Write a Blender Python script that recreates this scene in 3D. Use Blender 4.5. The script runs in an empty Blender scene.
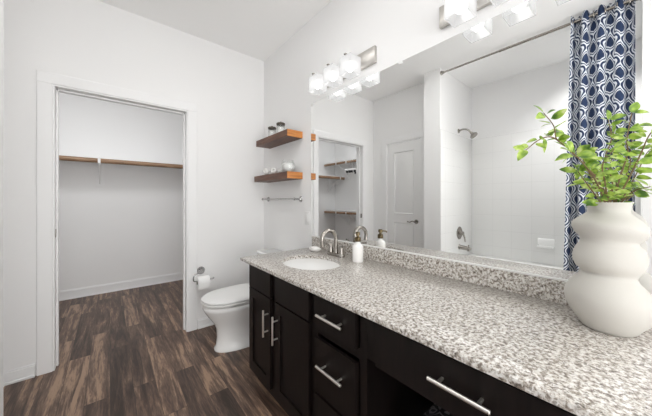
import bpy, bmesh, math, random
from mathutils import Vector, Matrix
random.seed(7)
SC = bpy.context.scene
COL = SC.collection
R = math.radians

# ------------------------------------------------------------------ camera
cam_data = bpy.data.cameras.new('camera')
cam_data.sensor_width = 36.0
cam_data.lens = 260.43 / 652 * 36.0
cam_data.shift_y = -8 / 652
cam_data.clip_start = 0.02
cam = bpy.data.objects.new('camera', cam_data)
COL.objects.link(cam)
cam.location = (0, 0, 1.22)
cam.rotation_euler = (R(90), 0, -R(39.672))
SC.camera = cam

# ------------------------------------------------------------------ colour management, world, area lights
SC.view_settings.view_transform = 'Standard'
SC.view_settings.look = 'None'
SC.view_settings.gamma = 1
SC.view_settings.use_curve_mapping = False
SC.view_settings.exposure = 0.08
SC.cycles.use_denoising = True
SC.cycles.diffuse_bounces = 7
SC.cycles.glossy_bounces = 6
SC.cycles.max_bounces = 14
SC.cycles.transparent_max_bounces = 16
SC.cycles.sample_clamp_indirect = 6.0
SC.cycles.blur_glossy = 0.5
world = bpy.data.worlds.new('world')
SC.world = world
world.use_nodes = True
world.node_tree.nodes['Background'].inputs[0].default_value = (0.97, 0.97, 0.965, 1)
world.node_tree.nodes['Background'].inputs[1].default_value = 3.4


def area(name, loc, rot, sx, sy, power, col=(1, 1, 1)):
    l = bpy.data.lights.new(name, 'AREA')
    l.shape = 'RECTANGLE'
    l.size, l.size_y, l.energy, l.color = sx, sy, power, col
    o = bpy.data.objects.new(name, l)
    COL.objects.link(o)
    o.location, o.rotation_euler = loc, rot
    return o


area('doorway_fill', (0.3, -1.75, 1.1), (R(152), 0, 0), 1.4, 1.6, 22, (0.99, 0.99, 0.985))  # unseen fill behind the camera, added and tilted up to brighten walls and ceiling
area('room_fill', (0.28, 0.85, 2.74), (0, 0, 0), 0.16, 1.6, 9, (1.0, 0.995, 0.985))  # added fill panel under the ceiling, kept out of the mirror's view
area('closet_ceiling_light', (-0.2, 3.04, 2.74), (0, 0, 0), 1.6, 0.38, 13.0, (0.98, 0.99, 1.0))
area('tub_fill', (-0.82, 0.32, 2.745), (0, 0, 0), 0.3, 0.12, 6.5, (1.0, 0.995, 0.985)).data.spread = R(115)  # added fill for the alcove, hidden from the mirror by the curtain
BULB_STRENGTH = 8.0


# ------------------------------------------------------------------ materials
def mat(name, col=(0.8, 0.8, 0.8), rough=0.5, metal=0.0, spec=None, noise=None, emit=0):
    m = bpy.data.materials.new(name)
    m.use_nodes = True
    nt = m.node_tree
    b = nt.nodes['Principled BSDF']
    b.inputs['Base Color'].default_value = (*col, 1)
    b.inputs['Roughness'].default_value = rough
    b.inputs['Metallic'].default_value = metal
    if spec is not None:
        b.inputs['Specular IOR Level'].default_value = spec
    if emit:
        b.inputs['Emission Color'].default_value = (*col, 1)
        b.inputs['Emission Strength'].default_value = emit
    if noise:                               # (scale, bump strength)
        tc = nt.nodes.new('ShaderNodeTexCoord')
        n = nt.nodes.new('ShaderNodeTexNoise')
        n.inputs['Scale'].default_value = noise[0]
        n.inputs['Detail'].default_value = 3
        bp = nt.nodes.new('ShaderNodeBump')
        bp.inputs['Strength'].default_value = noise[1]
        bp.inputs['Distance'].default_value = 0.002
        nt.links.new(tc.outputs['Object'], n.inputs['Vector'])
        nt.links.new(n.outputs['Fac'], bp.inputs['Height'])
        nt.links.new(bp.outputs['Normal'], b.inputs['Normal'])
    return m


class NT:
    """small helper to write node graphs"""
    def __init__(s, m):
        s.nt = m.node_tree
        s.b = s.nt.nodes.get('Principled BSDF')

    def n(s, typ, **kw):
        nd = s.nt.nodes.new('ShaderNode' + typ)
        for k, v in kw.items():
            if k in nd.inputs.keys() or isinstance(k, int):
                nd.inputs[k].default_value = v
            else:
                setattr(nd, k, v)
        return nd

    def l(s, a, b):
        s.nt.links.new(a, b)

    def math(s, op, a, b=None, c=None):
        nd = s.nt.nodes.new('ShaderNodeMath')
        nd.operation = op
        for i, v in enumerate((a, b, c)):
            if v is None:
                continue
            if isinstance(v, (int, float)):
                nd.inputs[i].default_value = v
            else:
                s.l(v, nd.inputs[i])
        return nd.outputs[0]

    def ramp(s, fac, stops, interp='LINEAR'):
        nd = s.nt.nodes.new('ShaderNodeValToRGB')
        cr = nd.color_ramp
        cr.interpolation = interp
        while len(cr.elements) > 1:
            cr.elements.remove(cr.elements[-1])
        cr.elements[0].position = stops[0][0]
        cr.elements[0].color = (*stops[0][1], 1)
        for p, c in stops[1:]:
            e = cr.elements.new(p)
            e.color = (*c, 1)
        s.l(fac, nd.inputs[0])
        return nd.outputs[0]

    def mix(s, fac, a, b, typ='MIX'):
        nd = s.nt.nodes.new('ShaderNodeMix')
        nd.data_type = 'RGBA'
        nd.blend_type = typ
        for i, v in ((0, fac), (6, a), (7, b)):
            if isinstance(v, (int, float)):
                nd.inputs[i].default_value = v
            elif isinstance(v, tuple):
                nd.inputs[i].default_value = (*v, 1)
            else:
                s.l(v, nd.inputs[i])
        return nd.outputs[2]


M = {}
M['wall'] = mat('wall_paint', (0.87, 0.868, 0.866), 0.75, noise=(180, 0.06))
M['ceiling'] = mat('ceiling_paint', (0.93, 0.93, 0.925), 0.85, noise=(140, 0.05))
M['trim'] = mat('trim_paint', (0.875, 0.875, 0.875), 0.5, noise=(30, 0.02))
M['door'] = mat('door_paint', (0.875, 0.875, 0.87), 0.42, noise=(60, 0.02))
M['nickel'] = mat('brushed_nickel', (0.37, 0.345, 0.315), 0.25, 1.0, noise=(300, 0.05))
M['nickel_pull'] = mat('satin_nickel_pull', (0.80, 0.77, 0.72), 0.33, 1.0, noise=(300, 0.05))
M['plate'] = mat('nickel_light_plate', (0.55, 0.53, 0.50), 0.35, 1.0, noise=(200, 0.05))
M['chrome'] = mat('chrome', (0.46, 0.455, 0.45), 0.14, 1.0, noise=(50, 0.01))
M['dark_metal'] = mat('dark_bronze', (0.10, 0.085, 0.07), 0.35, 0.9, noise=(100, 0.03))
M['brass'] = mat('aged_brass', (0.15, 0.115, 0.065), 0.3, 1.0, noise=(100, 0.03))
M['porcelain'] = mat('porcelain', (0.90, 0.90, 0.89), 0.10, noise=(20, 0.005))
M['tub'] = mat('tub_enamel', (0.84, 0.84, 0.83), 0.15, noise=(20, 0.005))
M['plastic_white'] = mat('white_plastic', (0.82, 0.82, 0.81), 0.35, noise=(60, 0.01))
M['soap'] = mat('white_ceramic', (0.85, 0.84, 0.82), 0.25, noise=(60, 0.01))
M['paper'] = mat('toilet_paper', (0.88, 0.88, 0.87), 0.95, noise=(400, 0.3))
M['core'] = mat('cardboard_core', (0.16, 0.12, 0.09), 0.9, noise=(200, 0.1))
M['cotton'] = mat('cotton_fill', (0.85, 0.85, 0.84), 0.95, noise=(90, 0.6))
M['vase'] = mat('matte_ceramic', (0.53, 0.512, 0.475), 0.72, noise=(160, 0.12))
M['soil'] = mat('soil', (0.05, 0.035, 0.02), 0.95, noise=(150, 0.8))
M['stem'] = mat('stem', (0.17, 0.11, 0.05), 0.6, noise=(200, 0.2))
M['black_plastic'] = mat('black_plastic', (0.02, 0.02, 0.02), 0.4, noise=(60, 0.02))
M['shadow_gap'] = mat('cabinet_interior', (0.012, 0.010, 0.010), 0.7, noise=(60, 0.02))
M['rubber'] = mat('slot', (0.03, 0.03, 0.03), 0.6, noise=(60, 0.02))


def make_espresso():
    m = mat('espresso_wood', (0.012, 0.008, 0.007), 0.36)
    g = NT(m)
    tc = g.n('TexCoord')
    mp = g.n('Mapping')
    mp.inputs['Scale'].default_value = (14, 14, 2.0)
    g.l(tc.outputs['Object'], mp.inputs['Vector'])
    n = g.n('TexNoise', Scale=4.0, Detail=5.0)
    g.l(mp.outputs[0], n.inputs['Vector'])
    c = g.ramp(n.outputs['Fac'], [(0.3, (0.0045, 0.0032, 0.003)), (0.7, (0.011, 0.0075, 0.0068))])
    g.l(c, g.b.inputs['Base Color'])
    g.b.inputs['Specular IOR Level'].default_value = 0.25
    return m


def make_wood(name, a, b, c, axis=1, rough=0.45, scale=1.0):
    m = mat(name, b, rough)
    g = NT(m)
    tc = g.n('TexCoord')
    mp = g.n('Mapping')
    sc = [22 * scale, 22 * scale, 22 * scale]
    sc[axis] = 2.2 * scale
    mp.inputs['Scale'].default_value = sc
    g.l(tc.outputs['Object'], mp.inputs['Vector'])
    n = g.n('TexNoise', Scale=2.5, Detail=6.0, Roughness=0.6, Distortion=0.6)
    g.l(mp.outputs[0], n.inputs['Vector'])
    col = g.ramp(n.outputs['Fac'], [(0.3, a), (0.5, b), (0.7, c)])
    g.l(col, g.b.inputs['Base Color'])
    return m


def make_floor():
    m = mat('plank_floor', (0.1, 0.06, 0.04), 0.42)
    g = NT(m)
    tc = g.n('TexCoord')
    sep = g.n('SeparateXYZ')
    g.l(tc.outputs['Object'], sep.inputs[0])
    cmb = g.n('CombineXYZ')
    g.l(sep.outputs['Y'], cmb.inputs['X'])
    g.l(sep.outputs['X'], cmb.inputs['Y'])
    br = g.n('TexBrick', offset=0.37, offset_frequency=2, squash=1.0)
    g.l(cmb.outputs[0], br.inputs['Vector'])
    br.inputs['Color1'].default_value = (0, 0, 0, 1)
    br.inputs['Color2'].default_value = (1, 1, 1, 1)
    br.inputs['Mortar'].default_value = (0.5, 0.5, 0.5, 1)
    br.inputs['Scale'].default_value = 1.0
    br.inputs['Mortar Size'].default_value = 0.0012
    br.inputs['Mortar Smooth'].default_value = 0.0
    br.inputs['Bias'].default_value = 0.0
    br.inputs['Brick Width'].default_value = 1.05
    br.inputs['Row Height'].default_value = 0.118
    # grain: stretched along the plank, shifted from plank to plank
    off = g.math('MULTIPLY', br.outputs['Color'], 17.0)
    gx = g.math('ADD', g.math('MULTIPLY', sep.outputs['Y'], 1.6), off)
    gy = g.math('ADD', g.math('MULTIPLY', sep.outputs['X'], 17.0), off)
    cg = g.n('CombineXYZ')
    g.l(gx, cg.inputs['X'])
    g.l(gy, cg.inputs['Y'])
    g.l(off, cg.inputs['Z'])
    n1 = g.n('TexNoise', Scale=1.0, Detail=6.0, Roughness=0.62, Distortion=0.7)
    g.l(cg.outputs[0], n1.inputs['Vector'])
    n2 = g.n('TexNoise', Scale=7.0, Detail=4.0, Roughness=0.7, Distortion=0.3)
    g.l(cg.outputs[0], n2.inputs['Vector'])
    tone = g.math('ADD', g.math('MULTIPLY', g.math('SUBTRACT', br.outputs['Color'], 0.5), 0.20),
                  g.math('ADD', n1.outputs['Fac'], g.math('MULTIPLY', g.math('SUBTRACT', n2.outputs['Fac'], 0.5), 0.42)))
    col = g.ramp(tone, [(0.30, (0.032, 0.019, 0.013)), (0.44, (0.085, 0.051, 0.037)),
                        (0.54, (0.155, 0.098, 0.070)), (0.66, (0.37, 0.245, 0.165))])
    seam = g.math('MULTIPLY', br.outputs['Fac'], 0.75)
    col = g.mix(seam, col, (0.018, 0.011, 0.008))
    g.l(col, g.b.inputs['Base Color'])
    bp = g.n('Bump', Strength=0.25, Distance=0.002)
    g.l(tone, bp.inputs['Height'])
    g.l(bp.outputs[0], g.b.inputs['Normal'])
    return m


def make_granite():
    m = mat('speckled_granite', (0.6, 0.58, 0.55), 0.32)
    g = NT(m)
    tc = g.n('TexCoord')
    n1 = g.n('TexNoise', Scale=92.0, Detail=6.0, Roughness=0.68, Distortion=0.3)
    g.l(tc.outputs['Object'], n1.inputs['Vector'])
    base = g.ramp(n1.outputs['Fac'], [(0.33, (0.095, 0.074, 0.062)), (0.41, (0.235, 0.200, 0.170)), (0.475, (0.42, 0.385, 0.345)),
                                      (0.525, (0.65, 0.63, 0.60)), (0.62, (0.75, 0.735, 0.71))])
    v = g.n('TexVoronoi', Scale=190.0)
    g.l(tc.outputs['Object'], v.inputs['Vector'])
    sep = g.n('SeparateColor')
    g.l(v.outputs['Color'], sep.inputs[0])
    gr = g.ramp(sep.outputs[0], [(0.0, (1, 1, 1)), (0.45, (0.84, 0.82, 0.79)), (0.70, (0.93, 0.90, 0.86)), (0.84, (0.62, 0.57, 0.52)), (0.94, (0.30, 0.27, 0.25))], 'CONSTANT')
    col = g.mix(0.8, base, gr, 'MULTIPLY')
    n2 = g.n('TexNoise', Scale=120.0, Detail=3.0, Roughness=0.6)
    g.l(tc.outputs['Object'], n2.inputs['Vector'])
    fl = g.ramp(n2.outputs['Fac'], [(0.655, (0, 0, 0)), (0.70, (1, 1, 1))])
    col = g.mix(fl, col, (0.09, 0.08, 0.075))
    g.l(col, g.b.inputs['Base Color'])
    g.b.inputs['Coat Weight'].default_value = 0.7
    g.b.inputs['Coat Roughness'].default_value = 0.22
    return m


def make_tile():
    m = mat('white_tile', (0.80, 0.80, 0.79), 0.12)
    g = NT(m)
    tc = g.n('TexCoord')
    sep = g.n('SeparateXYZ')
    g.l(tc.outputs['Object'], sep.inputs[0])
    cmb = g.n('CombineXYZ')
    g.l(g.math('ADD', sep.outputs['X'], sep.outputs['Y']), cmb.inputs['X'])
    g.l(sep.outputs['Z'], cmb.inputs['Y'])
    br = g.n('TexBrick', offset=0.0)
    g.l(cmb.outputs[0], br.inputs['Vector'])
    br.inputs['Scale'].default_value = 1.0
    br.inputs['Mortar Size'].default_value = 0.0018
    br.inputs['Mortar Smooth'].default_value = 0.3
    br.inputs['Brick Width'].default_value = 0.205
    br.inputs['Row Height'].default_value = 0.205
    c = g.mix(br.outputs['Fac'], (0.87, 0.87, 0.86), (0.80, 0.80, 0.79))
    g.l(c, g.b.inputs['Base Color'])
    bp = g.n('Bump', Strength=0.5, Distance=0.002, invert=True)
    g.l(br.outputs['Fac'], bp.inputs['Height'])
    g.l(bp.outputs[0], g.b.inputs['Normal'])
    return m


def make_curtain():
    m = mat('ogee_curtain', (0.02, 0.04, 0.1), 0.8)
    g = NT(m)
    uv = g.n('UVMap')
    sep = g.n('SeparateXYZ')
    g.l(uv.outputs[0], sep.inputs[0])
    P, Q = 0.140, 0.175                         # two columns across, one repeat down, in metres of cloth
    u = g.math('DIVIDE', sep.outputs['X'], P)
    v = g.math('DIVIDE', sep.outputs['Y'], Q)
    fu = g.math('SUBTRACT', g.math('FRACT', u), 0.5)
    au = g.math('ABSOLUTE', fu)                 # 0 at the even column's axis, 0.5 at the odd one's
    h = g.math('ADD', 0.25, g.math('MULTIPLY', 0.19, g.math('COSINE', g.math('MULTIPLY', v, 2 * math.pi))))
    e = g.math('ABSOLUTE', g.math('SUBTRACT', h, au))   # distance to the wavy border
    navy, white = (0.012, 0.030, 0.085), (0.72, 0.75, 0.80)
    c = g.ramp(e, [(0.0, navy), (0.050, white), (0.130, navy), (0.188, white), (0.245, navy)], 'CONSTANT')
    ink = g.n('TexNoise', Scale=900.0)
    c = g.mix(0.06, c, ink.outputs['Color'], 'MULTIPLY')
    g.l(c, g.b.inputs['Base Color'])
    return m


def make_leaf():
    m = mat('fresh_leaf', (0.25, 0.42, 0.06), 0.3)
    g = NT(m)
    nt = g.nt
    tc = g.n('TexCoord')
    n = g.n('TexNoise', Scale=38.0, Detail=2.0)
    g.l(tc.outputs['Object'], n.inputs['Vector'])
    c = g.ramp(n.outputs['Fac'], [(0.34, (0.07, 0.16, 0.025)), (0.47, (0.24, 0.39, 0.05)), (0.57, (0.42, 0.58, 0.10)), (0.68, (0.66, 0.74, 0.34))])
    g.l(c, g.b.inputs['Base Color'])
    tr = g.n('BsdfTranslucent')
    g.l(c, tr.inputs['Color'])
    mx = g.n('MixShader')
    mx.inputs[0].default_value = 0.35
    out = nt.nodes['Material Output']
    g.l(g.b.outputs[0], mx.inputs[1])
    g.l(tr.outputs[0], mx.inputs[2])
    g.l(mx.outputs[0], out.inputs['Surface'])
    return m


def make_shade():
    m = bpy.data.materials.new('frosted_glass_shade')
    m.use_nodes = True
    g = NT(m)
    nt = g.nt
    nt.nodes.remove(g.b)
    out = nt.nodes['Material Output']
    tr = g.n('BsdfTransparent')
    tr.inputs[0].default_value = (0.97, 0.97, 0.97, 1)
    tl = g.n('BsdfTranslucent')
    tl.inputs[0].default_value = (0.22, 0.22, 0.22, 1)
    gl = g.n('BsdfGlossy')
    gl.inputs['Roughness'].default_value = 0.25
    em = g.n('Emission')
    n = g.n('TexNoise', Scale=120.0)
    c = g.ramp(n.outputs['Fac'], [(0.2, (0.99, 0.985, 0.98)), (0.8, (1, 0.995, 0.99))])
    g.l(c, em.inputs['Color'])
    em.inputs['Strength'].default_value = 0.36
    a = g.n('MixShader')
    a.inputs[0].default_value = 0.36
    g.l(tl.outputs[0], a.inputs[1])
    g.l(tr.outputs[0], a.inputs[2])
    b = g.n('MixShader')
    b.inputs[0].default_value = 0.06
    g.l(a.outputs[0], b.inputs[1])
    g.l(gl.outputs[0], b.inputs[2])
    s = g.n('AddShader')
    g.l(b.outputs[0], s.inputs[0])
    g.l(em.outputs[0], s.inputs[1])
    g.l(s.outputs[0], out.inputs['Surface'])
    return m


def make_clear_glass():
    m = bpy.data.materials.new('clear_glass')
    m.use_nodes = True
    g = NT(m)
    nt = g.nt
    nt.nodes.remove(g.b)
    out = nt.nodes['Material Output']
    tr = g.n('BsdfTransparent')
    tr.inputs[0].default_value = (0.985, 0.99, 0.987, 1)
    gl = g.n('BsdfGlossy')
    gl.inputs['Roughness'].default_value = 0.03
    lw = g.n('LayerWeight', Blend=0.35)
    n = g.n('TexNoise', Scale=30.0)
    f = g.math('ADD', g.math('MULTIPLY', lw.outputs['Fresnel'], 0.35), g.math('MULTIPLY', n.outputs['Fac'], 0.03))
    mx = g.n('MixShader')
    g.l(f, mx.inputs[0])
    g.l(tr.outputs[0], mx.inputs[1])
    g.l(gl.outputs[0], mx.inputs[2])
    g.l(mx.outputs[0], out.inputs['Surface'])
    return m


def make_mirror():
    m = mat('silvered_mirror', (0.90, 0.905, 0.90), 0.0, 1.0)
    g = NT(m)
    n = g.n('TexNoise', Scale=0.7)
    c = g.ramp(n.outputs['Fac'], [(0.0, (0.895, 0.90, 0.895)), (1.0, (0.905, 0.91, 0.905))])
    g.l(c, g.b.inputs['Base Color'])
    return m


def make_bulb():
    m = bpy.data.materials.new('lit_bulb')
    m.use_nodes = True
    g = NT(m)
    g.nt.nodes.remove(g.b)
    em = g.n('Emission')
    n = g.n('TexNoise', Scale=5.0)
    c = g.ramp(n.outputs['Fac'], [(0.0, (1, 0.985, 0.96)), (1.0, (1, 0.99, 0.97))])
    g.l(c, em.inputs['Color'])
    em.inputs['Strength'].default_value = BULB_STRENGTH
    g.l(em.outputs[0], g.nt.nodes['Material Output'].inputs['Surface'])
    m.cycles.emission_sampling = 'FRONT'
    return m


def make_pattern_fabric():
    m = mat('dark_floral_fabric', (0.02, 0.02, 0.02), 0.85)
    g = NT(m)
    tc = g.n('TexCoord')
    v = g.n('TexVoronoi', Scale=15.0, feature='F1')
    n = g.n('TexNoise', Scale=14.0, Detail=2.0)
    g.l(tc.outputs['Object'], n.inputs['Vector'])
    w = g.n('VectorMath', operation='MULTIPLY_ADD')
    g.l(n.outputs['Color'], w.inputs[0])
    w.inputs[1].default_value = (0.08, 0.08, 0.08)
    g.l(tc.outputs['Object'], w.inputs[2])
    g.l(w.outputs[0], v.inputs['Vector'])
    wv = g.math('SINE', g.math('MULTIPLY', v.outputs['Distance'], 24.0))
    c = g.ramp(wv, [(0.45, (0.008, 0.008, 0.009)), (0.6, (0.17, 0.165, 0.17))])
    g.l(c, g.b.inputs['Base Color'])
    return m


M['espresso'] = make_espresso()
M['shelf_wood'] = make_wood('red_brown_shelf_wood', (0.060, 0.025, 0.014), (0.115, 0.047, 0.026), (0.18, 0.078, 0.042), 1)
M['end_cap'] = make_wood('orange_end_wood', (0.30, 0.10, 0.022), (0.48, 0.18, 0.040), (0.62, 0.28, 0.075), 0)
M['rod_wood'] = make_wood('brown_rod_wood', (0.16, 0.088, 0.048), (0.29, 0.175, 0.10), (0.40, 0.26, 0.16), 0)
M['floor'] = make_floor()
M['granite'] = make_granite()
M['tile'] = make_tile()
M['curtain'] = make_curtain()
M['leaf'] = make_leaf()
M['shade'] = make_shade()
M['glass'] = make_clear_glass()
M['mirror'] = make_mirror()
M['bulb'] = make_bulb()
M['floral'] = make_pattern_fabric()


# ------------------------------------------------------------------ mesh helpers
class B:
    def __init__(s):
        s.bm = bmesh.new()

    def box(s, x0, x1, y0, y1, z0, z1, bev=0.0, seg=2):
        mtx = Matrix.Translation(((x0 + x1) / 2, (y0 + y1) / 2, (z0 + z1) / 2)) @ Matrix.Diagonal((abs(x1 - x0), abs(y1 - y0), abs(z1 - z0), 1))
        r = bmesh.ops.create_cube(s.bm, size=1, matrix=mtx)
        if bev:
            ed = list({e for v in r['verts'] for e in v.link_edges})
            bmesh.ops.bevel(s.bm, geom=ed, offset=bev, segments=seg, affect='EDGES', profile=0.5)
        return s

    def loft(s, rings, cap0=True, cap1=True, closed=True):
        vs = [[s.bm.verts.new(p) for p in r] for r in rings]
        n = len(rings[0])
        for a, b in zip(vs[:-1], vs[1:]):
            for i in range(n if closed else n - 1):
                j = (i + 1) % n
                s.bm.faces.new((a[i], a[j], b[j], b[i]))
        if cap0:
            s.bm.faces.new(list(reversed(vs[0])))
        if cap1:
            s.bm.faces.new(vs[-1])
        return s

    def tube(s, pts, rad, seg=14, cap=True):
        pts = [Vector(p) for p in pts]
        n = len(pts)
        rs = rad if isinstance(rad, (list, tuple)) else [rad] * n
        up = Vector((0, 0, 1))
        t0 = (pts[1] - pts[0]).normalized()
        if abs(t0.dot(up)) > 0.95:
            up = Vector((1, 0, 0))
        nrm = (up - t0 * up.dot(t0)).normalized()
        rings = []
        for i in range(n):
            t = (pts[min(i + 1, n - 1)] - pts[max(i - 1, 0)]).normalized()
            nrm = (nrm - t * nrm.dot(t)).normalized()
            bn = t.cross(nrm)
            rings.append([pts[i] + (nrm * math.cos(a) + bn * math.sin(a)) * rs[i] for a in (2 * math.pi * k / seg for k in range(seg))])
        return s.loft(rings, cap, cap)

    def cyl(s, p0, p1, r0, r1=None, seg=24, bev=0.0):
        r1 = r0 if r1 is None else r1
        p0, p1 = Vector(p0), Vector(p1)
        if bev:
            d = (p1 - p0).normalized() * bev
            return s.tube([p0, p0 + d, p1 - d, p1], [r0 - bev, r0, r1, r1 - bev], seg)
        return s.tube([p0, p1], [r0, r1], seg)

    def lathe(s, c, prof, seg=40, sx=1.0, sy=1.0, cap0=True, cap1=True):
        rings = [[(c[0] + r * sx * math.cos(a), c[1] + r * sy * math.sin(a), c[2] + z) for a in (2 * math.pi * k / seg for k in range(seg))] for r, z in prof]
        return s.loft(rings, cap0, cap1)

    def ball(s, c, rx, ry=None, rz=None, seg=20, rings=12):
        ry = rx if ry is None else ry
        rz = rx if rz is None else rz
        pr = []
        for i in range(rings + 1):
            a = -math.pi / 2 + math.pi * i / rings
            pr.append((max(math.cos(a), 0.02), math.sin(a)))
        rr = [[(c[0] + rx * r * math.cos(t), c[1] + ry * r * math.sin(t), c[2] + rz * z) for t in (2 * math.pi * k / seg for k in range(seg))] for r, z in pr]
        return s.loft(rr)

    def build(s, name, m, parent=None, ang=35):
        me = bpy.data.meshes.new(name)
        bmesh.ops.recalc_face_normals(s.bm, faces=s.bm.faces[:])
        s.bm.to_mesh(me)
        s.bm.free()
        if parent is not None:
            p = parent
            off = Vector((0, 0, 0))
            while p is not None:
                off += p.location
                p = p.parent
            me.transform(Matrix.Translation(-off))
        me.polygons.foreach_set('use_smooth', [True] * len(me.polygons))
        me.set_sharp_from_angle(angle=R(ang))
        me.materials.append(m)
        o = bpy.data.objects.new(name, me)
        COL.objects.link(o)
        o.parent = parent
        return o


def curve_pts(ctrl, n=8):
    """Catmull-Rom through control points"""
    P = [Vector(p) for p in ctrl]
    P = [P[0] * 2 - P[1]] + P + [P[-1] * 2 - P[-2]]
    out = []
    for i in range(1, len(P) - 2):
        for k in range(n):
            t = k / n
            a, b, c, d = P[i - 1], P[i], P[i + 1], P[i + 2]
            out.append(0.5 * (2 * b + (c - a) * t + (2 * a - 5 * b + 4 * c - d) * t * t + (3 * b - a - 3 * c + d) * t ** 3))
    out.append(P[-2])
    return out


def tag(o, label=None, cat=None, group=None, kind=None):
    for k, v in (('label', label), ('category', cat), ('group', group), ('kind', kind)):
        if v:
            o[k] = v
    return o


def thing(name, loc, label, cat, group=None):
    o = bpy.data.objects.new(name, None)
    o.empty_display_size = 0.05
    COL.objects.link(o)
    o.location = loc
    return tag(o, label, cat, group)


def dup(root, loc, label, group=None):
    r = root.copy()
    COL.objects.link(r)
    r.location = loc
    r['label'] = label
    if group:
        r['group'] = group
    for ch in list(root.children):
        c = ch.copy()
        COL.objects.link(c)
        c.parent = r
        for g in list(ch.children):
            d = g.copy()
            COL.objects.link(d)
            d.parent = c
    return r


def struct(name, b, m, parent=None, label=None):
    o = b.build(name, m, parent)
    if parent is None:
        o['kind'] = 'structure'
        o['label'] = label or name.replace('_', ' ')
        o['category'] = name.split('_')[0]
    return o


def panel_slab(b, axis, face, back, u0, u1, z0, z1, panels, inset, depth, bev=0.0):
    """A slab standing at x=face (axis x) whose front carries recessed panels. u is y. panels: list of (u0,u1,z0,z1)."""
    bm = b.bm
    us = sorted({u0, u1, *[p[0] for p in panels], *[p[1] for p in panels]})
    zs = sorted({z0, z1, *[p[2] for p in panels], *[p[3] for p in panels]})
    grid = {}
    for i, u in enumerate(us):
        for j, z in enumerate(zs):
            grid[i, j] = bm.verts.new((face, u, z))
    pf, allf = [], []
    for i in range(len(us) - 1):
        for j in range(len(zs) - 1):
            f = bm.faces.new((grid[i, j], grid[i + 1, j], grid[i + 1, j + 1], grid[i, j + 1]))
            allf.append(f)
            cu, cz = (us[i] + us[i + 1]) / 2, (zs[j] + zs[j + 1]) / 2
            if any(p[0] < cu < p[1] and p[2] < cz < p[3] for p in panels):
                pf.append(f)
    sgn = 1 if back > face else -1
    # back and rim
    rim = [grid[i, 0] for i in range(len(us))] + [grid[len(us) - 1, j] for j in range(1, len(zs))] + \
          [grid[i, len(zs) - 1] for i in range(len(us) - 2, -1, -1)] + [grid[0, j] for j in range(len(zs) - 2, 0, -1)]
    bk = [bm.verts.new((back, v.co.y, v.co.z)) for v in rim]
    for i in range(len(rim)):
        j = (i + 1) % len(rim)
        bm.faces.new((rim[i], rim[j], bk[j], bk[i]))
    bm.faces.new(bk)
    steps = inset if isinstance(inset, list) else [(inset, depth)]
    for f in pf:
        for th_, dp_ in steps:
            bmesh.ops.inset_individual(bm, faces=[f], thickness=th_, depth=0.0)
            for v in f.verts:
                v.co.x += sgn * dp_
    return b


# ------------------------------------------------------------------ the room shell
XW, XL, YB, ZC = 1.323, -0.555, 2.68, 2.766          # vanity wall, left wall, back wall, ceiling
TX0, TX1, TY0, TY1 = -1.245, -0.343, -0.012, 1.498     # tub alcove
OX0, OX1, OZ = -0.314, 0.553, 2.045                 # closet opening
CX0, CY1 = -1.36, 4.49                              # closet left wall, closet far wall

struct('floor', B().box(-1.75, 1.45, -2.0, 4.62, -0.06, 0.0), M['floor'], label='brown rustic wood plank floor running into the closet')
struct('ceiling', B().box(-1.75, 1.45, -2.0, 4.62, ZC, ZC + 0.08), M['ceiling'], label='plain white ceiling')
struct('wall_right', B().box(XW, XW + 0.12, -1.4, 4.62, 0, ZC), M['wall'], label='white wall behind the mirror and vanity')
b = B().box(XL - 0.14, OX0 - 0.016, YB, YB + 0.12, 0, ZC).box(OX1 + 0.016, XW, YB, YB + 0.12, 0, ZC).box(OX0 - 0.016, OX1 + 0.016, YB, YB + 0.12, OZ + 0.016, ZC)
struct('wall_back', b, M['wall'], label='white wall with the closet opening')
b = B().box(XL - 0.12, XL, 1.70, 1.852, 0, ZC).box(XL - 0.12, XL, 2.428, YB, 0, ZC).box(XL - 0.12, XL, 1.852, 2.428, 2.052, ZC)
struct('wall_left', b, M['wall'], label='white side wall holding the linen door, seen in the mirror')
struct('wall_tub_head', B().box(TX0 - 0.1, TX1, TY1, 1.70, 0, ZC), M['wall'], label='white end wall of the tub alcove carrying the shower head')
struct('wall_tub_back', B().box(TX0 - 0.1, TX0, TY0, TY1, 0, ZC), M['wall'], label='white long wall of the tub alcove')
struct('wall_tub_foot', B().box(TX0 - 0.1, TX1, -0.16, TY0, 0, ZC), M['wall'], label='white end wall of the tub alcove beside the curtain')
struct('wall_closet_back', B().box(CX0 - 0.1, XW, CY1, CY1 + 0.1, 0, ZC), M['wall'], label='white far wall of the closet')
struct('wall_closet_left', B().box(CX0 - 0.1, CX0, YB, CY1, 0, ZC), M['wall'], label='white left wall of the closet')
struct('wall_closet_front', B().box(CX0, XL - 0.14, YB, YB + 0.12, 0, ZC), M['wall'], label='white wall closing the closet on the left')
struct('wall_entry_left', B().box(-0.66, -0.555, -1.4, -0.16, 0, ZC), M['wall'], label='white wall behind the camera on the left')
b = B().box(-0.555, -0.47, -1.4, -1.28, 0, ZC).box(1.05, XW, -1.4, -1.28, 0, ZC).box(-0.47, 1.05, -1.4, -1.28, 2.45, ZC)
struct('wall_front', b, M['wall'], label='white wall with the entry doorway behind the camera')

# tiles of the tub surround, standing a little proud of the walls
ZT = 2.055
b = B().box(TX0, TX0 + 0.010, TY0, TY1, 0.45, ZT, 0.002).box(TX0 + 0.010, TX1 + 0.0, TY1 - 0.010, TY1, 0.45, ZT, 0.002).box(TX0 + 0.010, TX1, TY0, TY0 + 0.010, 0.45, ZT, 0.002)
struct('wall_tile', b, M['tile'], label='glossy white square tile surround above the tub')

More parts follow.
